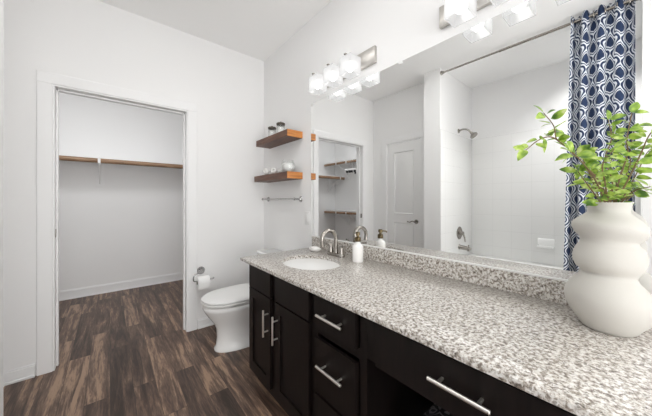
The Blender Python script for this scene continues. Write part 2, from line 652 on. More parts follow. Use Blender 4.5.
# baseboards
def base_run(b, axis, at, out, a0, a1, h=0.088, t=0.013):
    """baseboard with a stepped top and a shoe strip; 'out' is the direction into the room"""
    for (tt, z0, z1) in ((t, 0, h - 0.012), (t * 0.55, h - 0.012, h), (t + 0.010, 0, 0.016)):
        lo, hi = sorted((at, at + out * tt))
        if axis == 'x':
            b.box(a0, a1, lo, hi, z0, z1, 0.002, 1)
        else:
            b.box(lo, hi, a0, a1, z0, z1, 0.002, 1)
    return b


b = base_run(B(), 'x', YB, -1, XL, OX0 - 0.084)
struct('baseboard_back', b, M['trim'], label='white baseboard left of the closet opening')
b = base_run(B(), 'x', YB, -1, OX1 + 0.084, XW)
struct('baseboard_toilet', b, M['trim'], label='white baseboard behind the toilet')
b = base_run(B(), 'x', CY1, -1, CX0, XW, 0.115)
struct('baseboard_closet', b, M['trim'], label='white baseboard along the far closet wall')
b = base_run(B(), 'y', CX0, 1, YB + 0.12, CY1 - 0.013, 0.115)
struct('baseboard_closet_left', b, M['trim'], label='white baseboard along the left closet wall')
b = base_run(B(), 'y', XL, 1, 2.50, YB - 0.013)
struct('baseboard_left', b, M['trim'], label='white baseboard beside the linen door')
b = base_run(B(), 'y', XW, -1, 1.80, YB - 0.013)
struct('baseboard_right', b, M['trim'], label='white baseboard behind the toilet tank')

# closet opening: flat casing, jamb liner, door stop
tr = B()
CW = 0.078
tr.box(OX0 - CW, OX0, YB - 0.018, YB, 0, OZ, 0.003, 1).box(OX1, OX1 + CW, YB - 0.018, YB, 0, OZ, 0.003, 1)
tr.box(OX0 - CW, OX1 + CW, YB - 0.018, YB, OZ, OZ + CW, 0.003, 1)
tr.box(OX0 - 0.016, OX0 + 0.010, YB - 0.010, YB + 0.13, 0, OZ + 0.0, 0.002, 1).box(OX1 - 0.010, OX1 + 0.016, YB - 0.010, YB + 0.13, 0, OZ, 0.002, 1)
tr.box(OX0 + 0.010, OX1 - 0.010, YB - 0.010, YB + 0.13, OZ - 0.010, OZ + 0.016, 0.002, 1)
tr.box(OX0 + 0.010, OX0 + 0.022, YB + 0.050, YB + 0.085, 0, OZ - 0.01, 0.002, 1).box(OX1 - 0.022, OX1 - 0.010, YB + 0.050, YB + 0.085, 0, OZ - 0.01, 0.002, 1)
tr.box(OX0 + 0.010, OX1 - 0.010, YB + 0.050, YB + 0.085, OZ - 0.022, OZ - 0.010, 0.002, 1)
trim1 = struct('trim_1', tr, M['trim'], label='white casing and jamb of the closet opening')
B().box(OX0 + 0.010, OX0 + 0.013, YB + 0.010, YB + 0.040, 0.95, 1.01, 0.001, 1).build('strike_plate', M['nickel'], trim1)

# linen door in the left wall, seen in the mirror
DY0, DY1, DZ = 1.868, 2.412, 2.036
b = panel_slab(B(), 'x', XL - 0.012, XL - 0.047, DY0, DY1, 0.01, DZ,
               [(DY0 + 0.11, DY1 - 0.11, 0.24, 0.90), (DY0 + 0.11, DY1 - 0.11, 1.02, DZ - 0.12)], [(0.004, -0.006), (0.010, 0.004), (0.008, 0.012), (0.004, 0.0), (0.030, -0.006)], 0)
door1 = struct('door_1', b, M['door'], label='white two-panel linen door with a nickel lever, seen in the mirror')
h = B().cyl((XL - 0.012, 1.935, 0.925), (XL - 0.002, 1.935, 0.925), 0.030, bev=0.003)
h.cyl((XL - 0.002, 1.935, 0.925), (XL + 0.045, 1.935, 0.925), 0.010)
h.tube(curve_pts([(XL + 0.045, 1.930, 0.925), (XL + 0.048, 1.965, 0.932), (XL + 0.046, 2.005, 0.918), (XL + 0.040, 2.045, 0.922)]), 0.008, 10)
h.build('door_handle', M['nickel'], door1)
b = B()
b.box(XL, XL + 0.016, DY1 + 0.006, DY1 + 0.084, 0, 2.05, 0.003, 1).box(XL, XL + 0.016, DY0 - 0.084, DY0 - 0.006, 0, 2.05, 0.003, 1)
b.box(XL, XL + 0.016, DY0 - 0.084, DY1 + 0.084, 2.05, 2.128, 0.003, 1)
b.box(XL - 0.10, XL + 0.004, DY1 + 0.002, DY1 + 0.016, 0, 2.05).box(XL - 0.10, XL + 0.004, DY0 - 0.016, DY0 - 0.002, 0, 2.05).box(XL - 0.10, XL + 0.004, DY0 - 0.016, DY1 + 0.016, 2.044, 2.05)
struct('trim_2', b, M['trim'], label='white casing round the linen door')

# ------------------------------------------------------------------ vanity: three cabinet units under one worktop
XF, XC = 0.70, 0.718                    # door faces, face frame


def bar_pull(b, x, y0, z0, y1, z1, r=0.0058):
    """slim bar on two posts, standing 3 cm off the face"""
    xo = x - 0.030
    b.cyl((xo, y0, z0), (xo, y1, z1), r, seg=14, bev=0.001)
    for t in (0.18, 0.82):
        y, z = y0 + (y1 - y0) * t, z0 + (z1 - z0) * t
        b.cyl((x, y, z), (xo, y, z), 0.0045, seg=12)
    return b


def carcass(y0, y1, ztop=0.8085):
    b = B()
    b.box(XC, XC + 0.02, y0, y1, 0.10, 0.16).box(XC, XC + 0.02, y0, y1, ztop - 0.012, ztop)
    b.box(XC + 0.02, XW - 0.005, y0, y0 + 0.016, 0.10, ztop).box(XC + 0.02, XW - 0.005, y1 - 0.016, y1, 0.10, ztop)
    b.box(XC + 0.02, XW - 0.005, y0 + 0.016, y1 - 0.016, 0.10, 0.116).box(XW - 0.012, XW - 0.005, y0 + 0.016, y1 - 0.016, 0.116, ztop)
    return b


# sink base
t = thing('sink_base_cabinet', (0.72, 1.305, 0), 'espresso sink cabinet with two doors under the washbasin, next to the toilet', 'cabinet')
b = carcass(0.945, 1.668)
for ys in ((0.945, 0.990), (1.615, 1.668), (1.270, 1.355)):
    b.box(XC, XC + 0.02, ys[0], ys[1], 0.16, 0.7965)
b.box(XC, XC + 0.02, 0.99, 1.615, 0.645, 0.672)
b.build('body', M['espresso'], t)
B().box(XC + 0.06, XC + 0.075, 0.945, 1.668, 0.0, 0.10).build('toe_kick', M['espresso'], t)
for (y0, y1, hy) in ((1.343, 1.628, 1.368), (0.970, 1.284, 1.258)):
    panel_slab(B(), 'x', XF, XC, y0, y1, 0.664, 0.799, [], 0, 0).build('false_drawer_front', M['espresso'], t)
    d = panel_slab(B(), 'x', XF, XC, y0, y1, 0.140, 0.655, [(y0 + 0.052, y1 - 0.052, 0.195, 0.600)], 0.004, 0.008).build('door', M['espresso'], t)
    bar_pull(B(), XF, hy, 0.440, hy, 0.592).build('handle', M['nickel_pull'], d)

# drawer bank
t = thing('drawer_cabinet', (0.72, 0.787, 0), 'espresso three-drawer cabinet between the sink cabinet and the desk section', 'cabinet')
b = carcass(0.632, 0.944)
for ys in ((0.632, 0.668), (0.925, 0.944)):
    b.box(XC, XC + 0.02, ys[0], ys[1], 0.16, 0.7965)
b.box(XC, XC + 0.02, 0.668, 0.925, 0.625, 0.665).box(XC, XC + 0.02, 0.668, 0.925, 0.36, 0.385)
b.build('body', M['espresso'], t)
B().box(XC + 0.06, XC + 0.075, 0.632, 0.944, 0.0, 0.10).build('toe_kick', M['espresso'], t)
for z0, z1 in ((0.664, 0.797), (0.378, 0.612), (0.140, 0.364)):
    d = panel_slab(B(), 'x', XF, XC, 0.674, 0.922, z0, z1, [], 0, 0).build('drawer', M['espresso'], t)
    zc = 0.732 if z0 > 0.6 else (z0 + z1) / 2 + 0.022
    bar_pull(B(), XF, 0.722, zc, 0.876, zc).build('handle', M['nickel_pull'], d)

# desk section with knee space
t = thing('vanity_desk', (0.72, 0.30, 0), 'espresso makeup desk section with one wide drawer over an open knee space', 'desk')
b = B()
b.box(XC, XC + 0.02, -0.040, 0.6315, 0.645, 0.8085)
b.box(XC + 0.02, XW - 0.005, -0.04, -0.022, 0.0, 0.8085).box(XC, XC + 0.02, -0.04, -0.022, 0.0, 0.645)
b.box(XC + 0.02, XW - 0.005, -0.022, 0.6315, 0.645, 0.660)
b.box(XW - 0.012, XW - 0.005, -0.022, 0.6315, 0.10, 0.645)
b.build('body', M['espresso'], t)
d = panel_slab(B(), 'x', XF, XC, 0.012, 0.580, 0.650, 0.797, [], 0, 0).build('drawer', M['espresso'], t)
bar_pull(B(), XF, 0.219, 0.732, 0.373, 0.732).build('handle', M['nickel_pull'], d)

# worktop with an oval cut-out
SX, SY, SA, SB = 0.977, 1.326, 0.168, 0.208      # sink centre, half sizes in x and y
CTX0, CTX1, CTY0, CTY1, CZ0, CZ1 = 0.683, XW - 0.001, -0.06, 1.738, 0.809, 0.830
t = thing('granite_countertop', (1.0, 0.87, CZ0), 'speckled grey and white granite worktop along the mirror wall', 'countertop')


def rect_hit(a, x0, x1, y0, y1):
    dx, dy = math.cos(a), math.sin(a)
    ts = []
    if abs(dx) > 1e-9:
        ts.append(((x1 if dx > 0 else x0) - SX) / dx)
    if abs(dy) > 1e-9:
        ts.append(((y1 if dy > 0 else y0) - SY) / dy)
    k = min(ts)
    return (SX + dx * k, SY + dy * k)


angs = [2 * math.pi * k / 96 for k in range(96)]
for cx, cy in ((CTX0, CTY0), (CTX1, CTY0), (CTX0, CTY1), (CTX1, CTY1)):
    angs.append(math.atan2(cy - SY, cx - SX) % (2 * math.pi))
angs.sort()


def ell(z, grow=0.0):
    out = []
    for a in angs:
        tt = math.atan2(math.sin(a) / (SB), math.cos(a) / (SA))
        out.append((SX + (SA + grow) * math.cos(tt), SY + (SB + grow) * math.sin(tt), z))
    return out


def rect(z, e=0.0):
    return [(*rect_hit(a, CTX0 + e, CTX1 - e, CTY0 + e, CTY1 - e), z) for a in angs]


b = B()
b.loft([ell(CZ0 + 0.0), ell(CZ1 - 0.003), ell(CZ1, 0.003), rect(CZ1, 0.004), rect(CZ1 - 0.002, 0.001), rect(CZ1 - 0.005, 0), rect(CZ0 + 0.002, 0), rect(CZ0, 0.002), ell(CZ0 + 0.0)], False, False)
bmesh.ops.remove_doubles(b.bm, verts=b.bm.verts[:], dist=1e-5)
b.build('worktop', M['granite'], t)
t['label'] = 'speckled grey and white granite worktop along the mirror wall'
o = B().box(XW - 0.021, XW - 0.001, CTY0, CTY1 + 0.02, CZ1, 0.914, 0.0015, 1).build('granite_backsplash', M['granite'])
tag(o, 'low granite strip standing on the worktop below the mirror', 'backsplash')

# sink
t = thing('washbasin', (SX, SY, 0.68), 'white oval undermount basin let into the granite', 'sink')
prof = [(1.03, 0.0), (1.03, -0.012), (1.02, 0.0)]
rings = []
def ering(k, z):
    return [(SX + (SA) * k * math.cos(2 * math.pi * i / 64), SY + (SB) * k * math.sin(2 * math.pi * i / 64), z) for i in range(64)]
zr = 0.8085
inner = [(1.035, zr), (1.0, zr), (0.975, zr - 0.02), (0.93, zr - 0.055), (0.82, zr - 0.095), (0.62, zr - 0.122), (0.35, zr - 0.135), (0.12, zr - 0.138)]
outer = [(0.12, zr - 0.148), (0.36, zr - 0.146), (0.64, zr - 0.134), (0.85, zr - 0.106), (0.965, zr - 0.06), (1.0, zr - 0.022), (1.035, zr - 0.012), (1.035, zr)]
b = B().loft([ering(k, z) for k, z in inner + outer], True, False)
b.build('bowl', M['porcelain'], t)
B().cyl((SX, SY, zr - 0.1375), (SX, SY, zr - 0.134), 0.024, bev=0.002).build('drain', M['chrome'], t)

# faucet
FX, FY = 1.222, 1.365
t = thing('bathroom_faucet', (FX, FY, CZ1), 'brushed nickel gooseneck faucet with two lever handles behind the basin', 'faucet')
b = B()
rg = []
for z, k in ((CZ1, 1.0), (CZ1 + 0.012, 1.0), (CZ1 + 0.018, 0.93), (CZ1 + 0.020, 0.80)):
    rg.append([(FX + 0.027 * k * math.copysign(abs(math.cos(a)) ** 0.6, math.cos(a)), FY + 0.080 * k * math.copysign(abs(math.sin(a)) ** 0.6, math.sin(a)), z) for a in (2 * math.pi * i / 40 for i in range(40))])
b.loft(rg)
b.build('base_plate', M['nickel'], t)
b = B().cyl((FX, FY, CZ1 + 0.018), (FX, FY, CZ1 + 0.050), 0.017, 0.0135)
arc = [(FX, FY, CZ1 + 0.045), (FX, FY, CZ1 + 0.115)]
for k in range(0, 13):
    a = math.pi * k / 12 * 1.08
    arc.append((FX - 0.063 + 0.063 * math.cos(a), FY, CZ1 + 0.118 + 0.063 * math.sin(a)))
arc.append((arc[-1][0] + 0.004, FY, arc[-1][2] - 0.025))
b.tube(arc, [0.0142] * (len(arc) - 2) + [0.0142, 0.0150], 16)
b.build('spout', M['nickel'], t)
for s in (-1, 1):
    hy = FY + s * 0.056
    b = B().lathe((FX, hy, CZ1 + 0.018), [(0.022, 0), (0.021, 0.014), (0.0165, 0.032), (0.0155, 0.046), (0.011, 0.053)], 24)
    b.tube(curve_pts([(FX, hy, CZ1 + 0.060), (FX - 0.004, hy + s * 0.014, CZ1 + 0.072), (FX - 0.010, hy + s * 0.030, CZ1 + 0.078), (FX - 0.016, hy + s * 0.048, CZ1 + 0.080)], 5), [0.008] * 8 + [0.007] * 8, 10)
    b.build('lever_handle', M['nickel'], t)

# soap dispenser
DX, DY = 1.205, 1.138
t = thing('soap_dispenser', (DX, DY, CZ1), 'round white soap dispenser bottle with a bronze pump, beside the faucet', 'soap dispenser')
B().lathe((DX, DY, CZ1), [(0.030, 0), (0.0335, 0.003), (0.0345, 0.012), (0.0345, 0.092), (0.033, 0.102), (0.026, 0.112), (0.0165, 0.119), (0.0150, 0.124), (0.0150, 0.130)], 40).build('bottle', M['soap'], t)
b = B().lathe((DX, DY, CZ1 + 0.128), [(0.0180, 0), (0.0190, 0.003), (0.0190, 0.024), (0.015, 0.028), (0.0085, 0.030), (0.0085, 0.040), (0.0145, 0.042), (0.0145, 0.058), (0.011, 0.061)], 24)
b.tube([(DX, DY, CZ1 + 0.178), (DX - 0.018, DY - 0.014, CZ1 + 0.178), (DX - 0.031, DY - 0.025, CZ1 + 0.175), (DX - 0.035, DY - 0.028, CZ1 + 0.168)], 0.0048, 10)
b.build('pump', M['brass'], t)

# soap dish
HX, HY = 1.205, 1.585
t = thing('soap_dish', (HX, HY, CZ1), 'small oval white soap dish on the granite, left of the faucet', 'soap dish')
B().lathe((HX, HY, CZ1), [(0.034, 0), (0.040, 0.003), (0.050, 0.012), (0.0545, 0.020), (0.053, 0.021), (0.046, 0.014), (0.02, 0.010)], 36, 0.78, 1.05).build('dish', M['soap'], t)
B().ball((HX, HY, CZ1 + 0.024), 0.032, 0.044, 0.013).build('soap_bar', M['soap'], t)

# ------------------------------------------------------------------ mirror
t = thing('wall_mirror', (XW, 0.86, 0.92), 'wide frameless mirror above the granite backsplash', 'mirror')
MY0, MY1, MZ0, MZ1 = -0.10, 1.788, 0.922, 2.035
B().box(XW - 0.006, XW, MY0, MY1, MZ0, MZ1).build('glass', M['mirror'], t)
B().box(XW - 0.012, XW, MY0, MY1, 0.9145, 0.9215, 0.001, 1).build('bottom_channel', M['plastic_white'], t)
for yy in (1.770, 0.90):
    B().box(XW - 0.012, XW - 0.0063, yy - 0.012, yy + 0.012, MZ1 - 0.016, MZ1 + 0.006, 0.002, 1).build('clip', M['plastic_white'], t)

# ------------------------------------------------------------------ vanity lights
SHX, SW2, SZ0, SZ1 = 1.220, 0.050, 2.044, 2.160


def vanity_light(yc, label):
    t = thing('vanity_light', (XW, yc, 2.155), label, 'light fixture', 'vanity lights above the mirror')
    B().box(XW - 0.022, XW, yc - 0.313, yc + 0.313, 2.102, 2.211, 0.004).build('back_plate', M['plate'], t)
    for dy in (-0.1725, 0, 0.1725):
        y = yc + dy
        a = B()
        a.box(SHX - 0.052, XW - 0.020, y - 0.010, y + 0.010, SZ1 + 0.004, SZ1 + 0.012, 0.002, 1)
        a.cyl((SHX, y, SZ1 + 0.006), (SHX, y, SZ1 - 0.030), 0.016, 0.018)
        a.build('arm', M['nickel'], t)
        s = B()
        rg = []
        for (k, z) in ((SW2, SZ0), (SW2, SZ1 - 0.004), (SW2 - 0.004, SZ1), (0.019, SZ1), (0.019, SZ1 - 0.006), (SW2 - 0.008, SZ1 - 0.006), (SW2 - 0.006, SZ1 - 0.010), (SW2 - 0.006, SZ0)):
            rg.append([(SHX + sx * k, y + sy * k, z) for sx, sy in ((-1, -1), (1, -1), (1, 1), (-1, 1))])
        rg.append(rg[0])
        s.loft(rg, False, False)
        bmesh.ops.remove_doubles(s.bm, verts=s.bm.verts[:], dist=1e-5)
        so = s.build('shade', M['shade'], t)
        B().lathe((SHX, y, SZ1 - 0.092), [(0.004, 0), (0.016, 0.004), (0.026, 0.014), (0.030, 0.028), (0.027, 0.042), (0.018, 0.056), (0.014, 0.064)], 24).build('bulb', M['bulb'], so)
    return t


vanity_light(1.3945, 'three-shade frosted glass vanity light over the basin, nearer the shelves')
vanity_light(0.3465, 'three-shade frosted glass vanity light over the makeup desk, nearer the curtain')

# ------------------------------------------------------------------ shelves and what stands on them
def wall_shelf(y0, y1, z0, z1, label):
    t = thing('floating_shelf', (XW, (y0 + y1) / 2, z0), label, 'shelf', 'floating shelves in the corner')
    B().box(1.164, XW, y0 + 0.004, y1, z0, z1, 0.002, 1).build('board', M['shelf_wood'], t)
    e = B().box(1.164, XW, y0, y0 + 0.004, z0, z1, 0.001, 1).build('end_cap', M['end_cap'], t)  # thin block at the near end, lighter and more orange than the board
    e['label'] = 'orange-brown end cap'
    return t


wall_shelf(1.921, 2.535, 1.770, 1.829, 'upper reddish-brown floating shelf carrying two lidded glass jars')
wall_shelf(1.921, 2.580, 1.407, 1.466, 'lower reddish-brown floating shelf carrying a round glass bowl')


def lidded_jar(x, y, z, label):
    t = thing('lidded_jar', (x, y, z), label, 'jar', 'glass jars on the upper shelf')
    B().lathe((x, y, z), [(0.034, 0), (0.038, 0.003), (0.039, 0.010), (0.039, 0.078), (0.036, 0.088), (0.034, 0.092), (0.032, 0.092), (0.034, 0.086), (0.0365, 0.077), (0.0365, 0.008), (0.03, 0.005)], 28).build('jar', M['glass'], t)
    B().lathe((x, y, z), [(0.028, 0.0062), (0.035, 0.010), (0.0355, 0.058), (0.030, 0.068), (0.012, 0.073)], 24).build('cotton', M['cotton'], t)
    b = B().lathe((x, y, z + 0.0925), [(0.0385, 0), (0.0405, 0.002), (0.0405, 0.016), (0.037, 0.020), (0.010, 0.022)], 28)
    b.ball((x, y, z + 0.120), 0.008, rings=8, seg=12)
    b.build('lid', M['dark_metal'], t)
    return t


lidded_jar(1.240, 2.335, 1.829, 'small glass jar of cotton with a dark lid, deeper in the corner')
lidded_jar(1.235, 2.155, 1.829, 'small glass jar of cotton with a dark lid, nearer the free shelf end')

GX, GY, GZ = 1.238, 2.030, 1.466
t = thing('glass_bowl', (GX, GY, GZ), 'round clear glass bowl filled with white crystals on the lower shelf', 'bowl')
B().lathe((GX, GY, GZ), [(0.030, 0), (0.045, 0.004), (0.060, 0.022), (0.066, 0.048), (0.062, 0.078), (0.053, 0.104), (0.052, 0.112), (0.049, 0.112), (0.050, 0.103), (0.058, 0.077), (0.062, 0.048), (0.056, 0.024), (0.04, 0.007)], 40).build('bowl', M['glass'], t)
B().lathe((GX, GY, GZ), [(0.038, 0.0075), (0.055, 0.025), (0.061, 0.048), (0.0575, 0.074), (0.046, 0.083), (0.02, 0.087)], 32).build('filling', M['cotton'], t)


def knot(x, y, z, r, sp, label):
    """small white knotted ornament: several looped strands pulled into a ball"""
    random.seed(sp)
    b = B()
    for k in range(4):
        ax = Vector((random.uniform(-1, 1), random.uniform(-1, 1), random.uniform(-1, 1))).normalized()
        q = Vector((0, 0, 1)).rotation_difference(ax)
        pts = []
        for i in range(25):
            a = 2 * math.pi * i / 24
            p = q @ Vector((math.cos(a) * r * 0.66, math.sin(a) * r * 0.66, math.sin(2 * a) * r * 0.18))
            pts.append(Vector((x, y, z + r)) + p)
        b.tube(pts, r * 0.33, 10)
    zmin = min(v.co.z for v in b.bm.verts)
    for v in b.bm.verts:
        v.co.z += z - zmin
    return tag(b.build('knot_ornament', M['soap']), label, 'ornament', 'white knot ornaments on the lower shelf')


knot(1.205, 2.395, 1.466, 0.038, 3, 'small white knot ornament on the lower shelf, deepest in the corner')
knot(1.225, 2.270, 1.466, 0.036, 5, 'small white knot ornament on the lower shelf, middle of the three')
knot(1.240, 2.160, 1.466, 0.026, 8, 'smallest white knot ornament on the lower shelf, beside the glass bowl')

# towel bar
t = thing('towel_bar', (XW, 2.26, 1.228), 'nickel towel bar mounted below the lower floating shelf', 'towel bar')
for yy in (1.948, 2.570):
    b = B().cyl((XW, yy, 1.228), (XW - 0.009, yy, 1.228), 0.027, 0.024, bev=0.002)
    b.cyl((XW - 0.009, yy, 1.228), (XW - 0.020, yy, 1.228), 0.016, 0.010).cyl((XW - 0.02, yy, 1.228), (XW - 0.074, yy, 1.228), 0.009)
    b.ball((XW - 0.068, yy, 1.228), 0.0125)
    b.build('post', M['chrome'], t)
B().cyl((XW - 0.068, 1.955, 1.228), (XW - 0.068, 2.563, 1.228), 0.0075).build('bar', M['chrome'], t)

# switch
t = thing('light_switch', (XW, 1.845, 1.06), 'white wall switch plate beside the mirror edge', 'switch')
B().box(XW - 0.006, XW, 1.808, 1.882, 1.003, 1.121, 0.003).build('plate', M['plastic_white'], t)
B().box(XW - 0.010, XW - 0.0061, 1.828, 1.862, 1.028, 1.096, 0.002).build('rocker', M['plastic_white'], t)

# ------------------------------------------------------------------ toilet (faces away from the vanity wall)
TYC = 2.20
t = thing('toilet', (0.95, TYC, 0), 'white two-piece toilet with closed lid between vanity and back wall', 'toilet')


def egg(xf, xb, hy, z, n=48, p=2.25):
    """plan outline: rounded nose at xf, fuller back at xb"""
    cx = xf + (xb - xf) * 0.56
    out = []
    for i in range(n):
        a = 2 * math.pi * i / n
        c, s_ = math.cos(a), math.sin(a)
        rx = (xb - cx) if c > 0 else (cx - xf)
        pw = 2 / (p + (1.2 if c > 0 else 0))
        out.append((cx + rx * math.copysign(abs(c) ** pw, c), TYC + hy * math.copysign(abs(s_) ** pw, s_), z))
    return out


b = B()
b.loft([egg(0.652, 1.19, 0.128, 0.0), egg(0.650, 1.19, 0.130, 0.012), egg(0.666, 1.18, 0.116, 0.030), egg(0.672, 1.18, 0.110, 0.10), egg(0.668, 1.19, 0.112, 0.17),
        egg(0.648, 1.20, 0.128, 0.22), egg(0.606, 1.21, 0.155, 0.28), egg(0.576, 1.22, 0.175, 0.33), egg(0.566, 1.22, 0.182, 0.350), egg(0.566, 1.22, 0.182, 0.370), egg(0.578, 1.21, 0.172, 0.379)])
b.build('bowl', M['porcelain'], t, 60)
b = B().loft([egg(0.590, 1.045, 0.155, 0.377), egg(0.592, 1.045, 0.153, 0.390), egg(0.558, 1.050, 0.184, 0.3915), egg(0.556, 1.050, 0.186, 0.396), egg(0.556, 1.050, 0.186, 0.404), egg(0.562, 1.045, 0.181, 0.408)])
b.build('seat', M['plastic_white'], t, 50)
b = B().loft([egg(0.562, 1.045, 0.181, 0.4125), egg(0.556, 1.050, 0.187, 0.417), egg(0.556, 1.050, 0.187, 0.426), egg(0.572, 1.040, 0.178, 0.437), egg(0.63, 0.99, 0.13, 0.443), egg(0.75, 0.90, 0.04, 0.444)])
b.build('lid', M['plastic_white'], t, 50)
for s in (-1, 1):
    B().cyl((1.068, TYC + s * 0.075, 0.379), (1.068, TYC + s * 0.075, 0.420), 0.016, bev=0.004).build('hinge_cap', M['plastic_white'], t)


def rrect(x0, x1, y0, y1, r, z, n=6):
    out = []
    for cx, cy, a0 in ((x1 - r, y1 - r, 0), (x0 + r, y1 - r, 90), (x0 + r, y0 + r, 180), (x1 - r, y0 + r, 270)):
        for k in range(n + 1):
            a = R(a0 + 90 * k / n)
            out.append((cx + r * math.cos(a), cy + r * math.sin(a), z))
    return out


TZ = 0.69
b = B().loft([rrect(1.135, 1.300, TYC - 0.200, TYC + 0.200, 0.035, 0.385), rrect(1.125, 1.305, TYC - 0.212, TYC + 0.212, 0.035, 0.42), rrect(1.118, 1.308, TYC - 0.222, TYC + 0.222, 0.035, TZ)])
b.build('tank', M['porcelain'], t, 50)
b = B().loft([rrect(1.110, 1.312, TYC - 0.230, TYC + 0.230, 0.035, TZ), rrect(1.106, 1.314, TYC - 0.234, TYC + 0.234, 0.036, TZ + 0.006), rrect(1.106, 1.314, TYC - 0.234, TYC + 0.234, 0.036, TZ + 0.022), rrect(1.116, 1.308, TYC - 0.226, TYC + 0.226, 0.034, TZ + 0.030)])
b.build('tank_lid', M['porcelain'], t, 50)
b = B().cyl((1.120, TYC + 0.15, 0.655), (1.104, TYC + 0.15, 0.655), 0.014, bev=0.002).tube([(1.100, TYC + 0.155, 0.655), (1.098, TYC + 0.12, 0.653), (1.100, TYC + 0.075, 0.648)], [0.006, 0.0065, 0.008], 10)
b.build('flush_lever', M['chrome'], t)

# paper holder and roll
PX, PZ = 0.668, 0.548
t = thing('toilet_paper_holder', (PX, YB, PZ), 'chrome toilet paper holder on the wall beside the closet casing', 'toilet paper holder')
B().cyl((PX, YB, PZ), (PX, YB - 0.012, PZ), 0.037, 0.033, bev=0.003).build('rosette', M['chrome'], t)
pts = curve_pts([(PX, YB - 0.008, PZ), (PX, YB - 0.050, PZ), (PX - 0.03, YB - 0.070, PZ - 0.004), (PX - 0.074, YB - 0.075, PZ - 0.022), (PX - 0.078, YB - 0.075, PZ - 0.068), (PX - 0.055, YB - 0.075, PZ - 0.077), (PX, YB - 0.075, PZ - 0.077), (PX + 0.085, YB - 0.075, PZ - 0.077), (PX + 0.098, YB - 0.075, PZ - 0.066)], 6)
B().tube(pts, 0.0055, 12).build('arm', M['chrome'], t)
RZ = PZ - 0.077 - 0.0135
t = thing('toilet_paper_roll', (PX, YB - 0.075, RZ), 'white toilet paper roll hanging on the chrome holder', 'toilet paper')
rg = []
for x, r in ((PX - 0.05, 0.020), (PX - 0.05, 0.054), (PX + 0.05, 0.054), (PX + 0.05, 0.020), (PX - 0.05, 0.020)):
    rg.append([(x, YB - 0.075 + r * math.cos(a), RZ + r * math.sin(a)) for a in (2 * math.pi * k / 40 for k in range(40))])
b = B().loft(rg, False, False)
bmesh.ops.remove_doubles(b.bm, verts=b.bm.verts[:], dist=1e-5)
b.box(PX - 0.05, PX + 0.05, YB - 0.075 - 0.0555, YB - 0.075 - 0.0535, RZ - 0.052, RZ + 0.005)
b.build('paper', M['paper'], t)
rg = []
for x, r in ((PX - 0.0505, 0.0188), (PX - 0.0505, 0.0198), (PX + 0.0505, 0.0198), (PX + 0.0505, 0.0188), (PX - 0.0505, 0.0188)):
    rg.append([(x, YB - 0.075 + r * math.cos(a), RZ + r * math.sin(a)) for a in (2 * math.pi * k / 32 for k in range(32))])
b = B().loft(rg, False, False)
bmesh.ops.remove_doubles(b.bm, verts=b.bm.verts[:], dist=1e-5)
b.build('core', M['core'], t)

# ------------------------------------------------------------------ closet shelves with hanging rods
def bracket_mesh(x, y, axis, out, zs, depth, drop):
    """white shelf bracket: wall plate, strut, hook under the rod. axis 'y': projects along y."""
    b = B()

    def bx(d0, d1, w0, w1, z0, z1):
        lo, hi = sorted((out * d0, out * d1))
        if axis == 'y':
            b.box(x + w0, x + w1, y + lo, y + hi, z0, z1, 0.002, 1)
        else:
            b.box(x + lo, x + hi, y + w0, y + w1, z0, z1, 0.002, 1)

    def pt(d, z, w=0.0):
        return (x + w, y + out * d, z) if axis == 'y' else (x + out * d, y + w, z)
    bx(0.0, 0.020, -0.040, 0.040, zs - drop, zs - 0.016)
    bx(0.0, depth - 0.02, -0.010, 0.010, zs - 0.030, zs - 0.016)
    b.tube([pt(0.010, zs - drop + 0.03), pt(depth * 0.42, zs - 0.16), pt(depth * 0.62, zs - 0.135), pt(depth - 0.03, zs - 0.065)], 0.009, 8)
    bx(depth - 0.050, depth + 0.036, -0.013, 0.013, zs - 0.080, zs - 0.0725)
    bx(depth + 0.0285, depth + 0.036, -0.013, 0.013, zs - 0.0725, zs - 0.020)
    return b


def closet_shelf_back():
    t = thing('closet_shelf', (0, CY1, 1.735), 'white closet shelf with a brown wooden rod along the far closet wall', 'closet shelf', 'closet shelves')
    B().box(-1.345, XW, CY1 - 0.315, CY1, 1.722, 1.737, 0.002, 1).build('board', M['trim'], t)
    B().cyl((-1.335, CY1 - 0.325, 1.694), (XW, CY1 - 0.325, 1.694), 0.028).build('rod', M['rod_wood'], t)
    for x in (-1.20, -0.100):
        bracket_mesh(x, CY1, 'y', -1, 1.737, 0.325, 0.345).build('bracket', M['trim'], t)
    return t


def closet_shelf_left(z, label):
    t = thing('closet_shelf', (CX0, 3.7, z), label, 'closet shelf', 'closet shelves')
    B().box(CX0, CX0 + 0.315, YB + 0.20, CY1 - 0.02 if z < 1.5 else CY1 - 0.02, z - 0.015, z, 0.002, 1).build('board', M['trim'], t)
    B().cyl((CX0 + 0.325, YB + 0.20, z - 0.047), (CX0 + 0.325, CY1 - 0.03, z - 0.047), 0.022).build('rod', M['rod_wood'], t)
    for y in (4.06, 3.76, 3.05):
        bracket_mesh(CX0, y, 'x', 1, z, 0.325, 0.345).build('bracket', M['trim'], t)
    return t


closet_shelf_back()
closet_shelf_left(2.03, 'upper closet shelf with wooden rod on the left closet wall, seen in the mirror')
closet_shelf_left(1.0, 'lower closet shelf with wooden rod on the left closet wall, seen in the mirror')

# hangers on the upper left rod
HRX, HRZ = CX0 + 0.325, 2.03 - 0.047 + 0.022


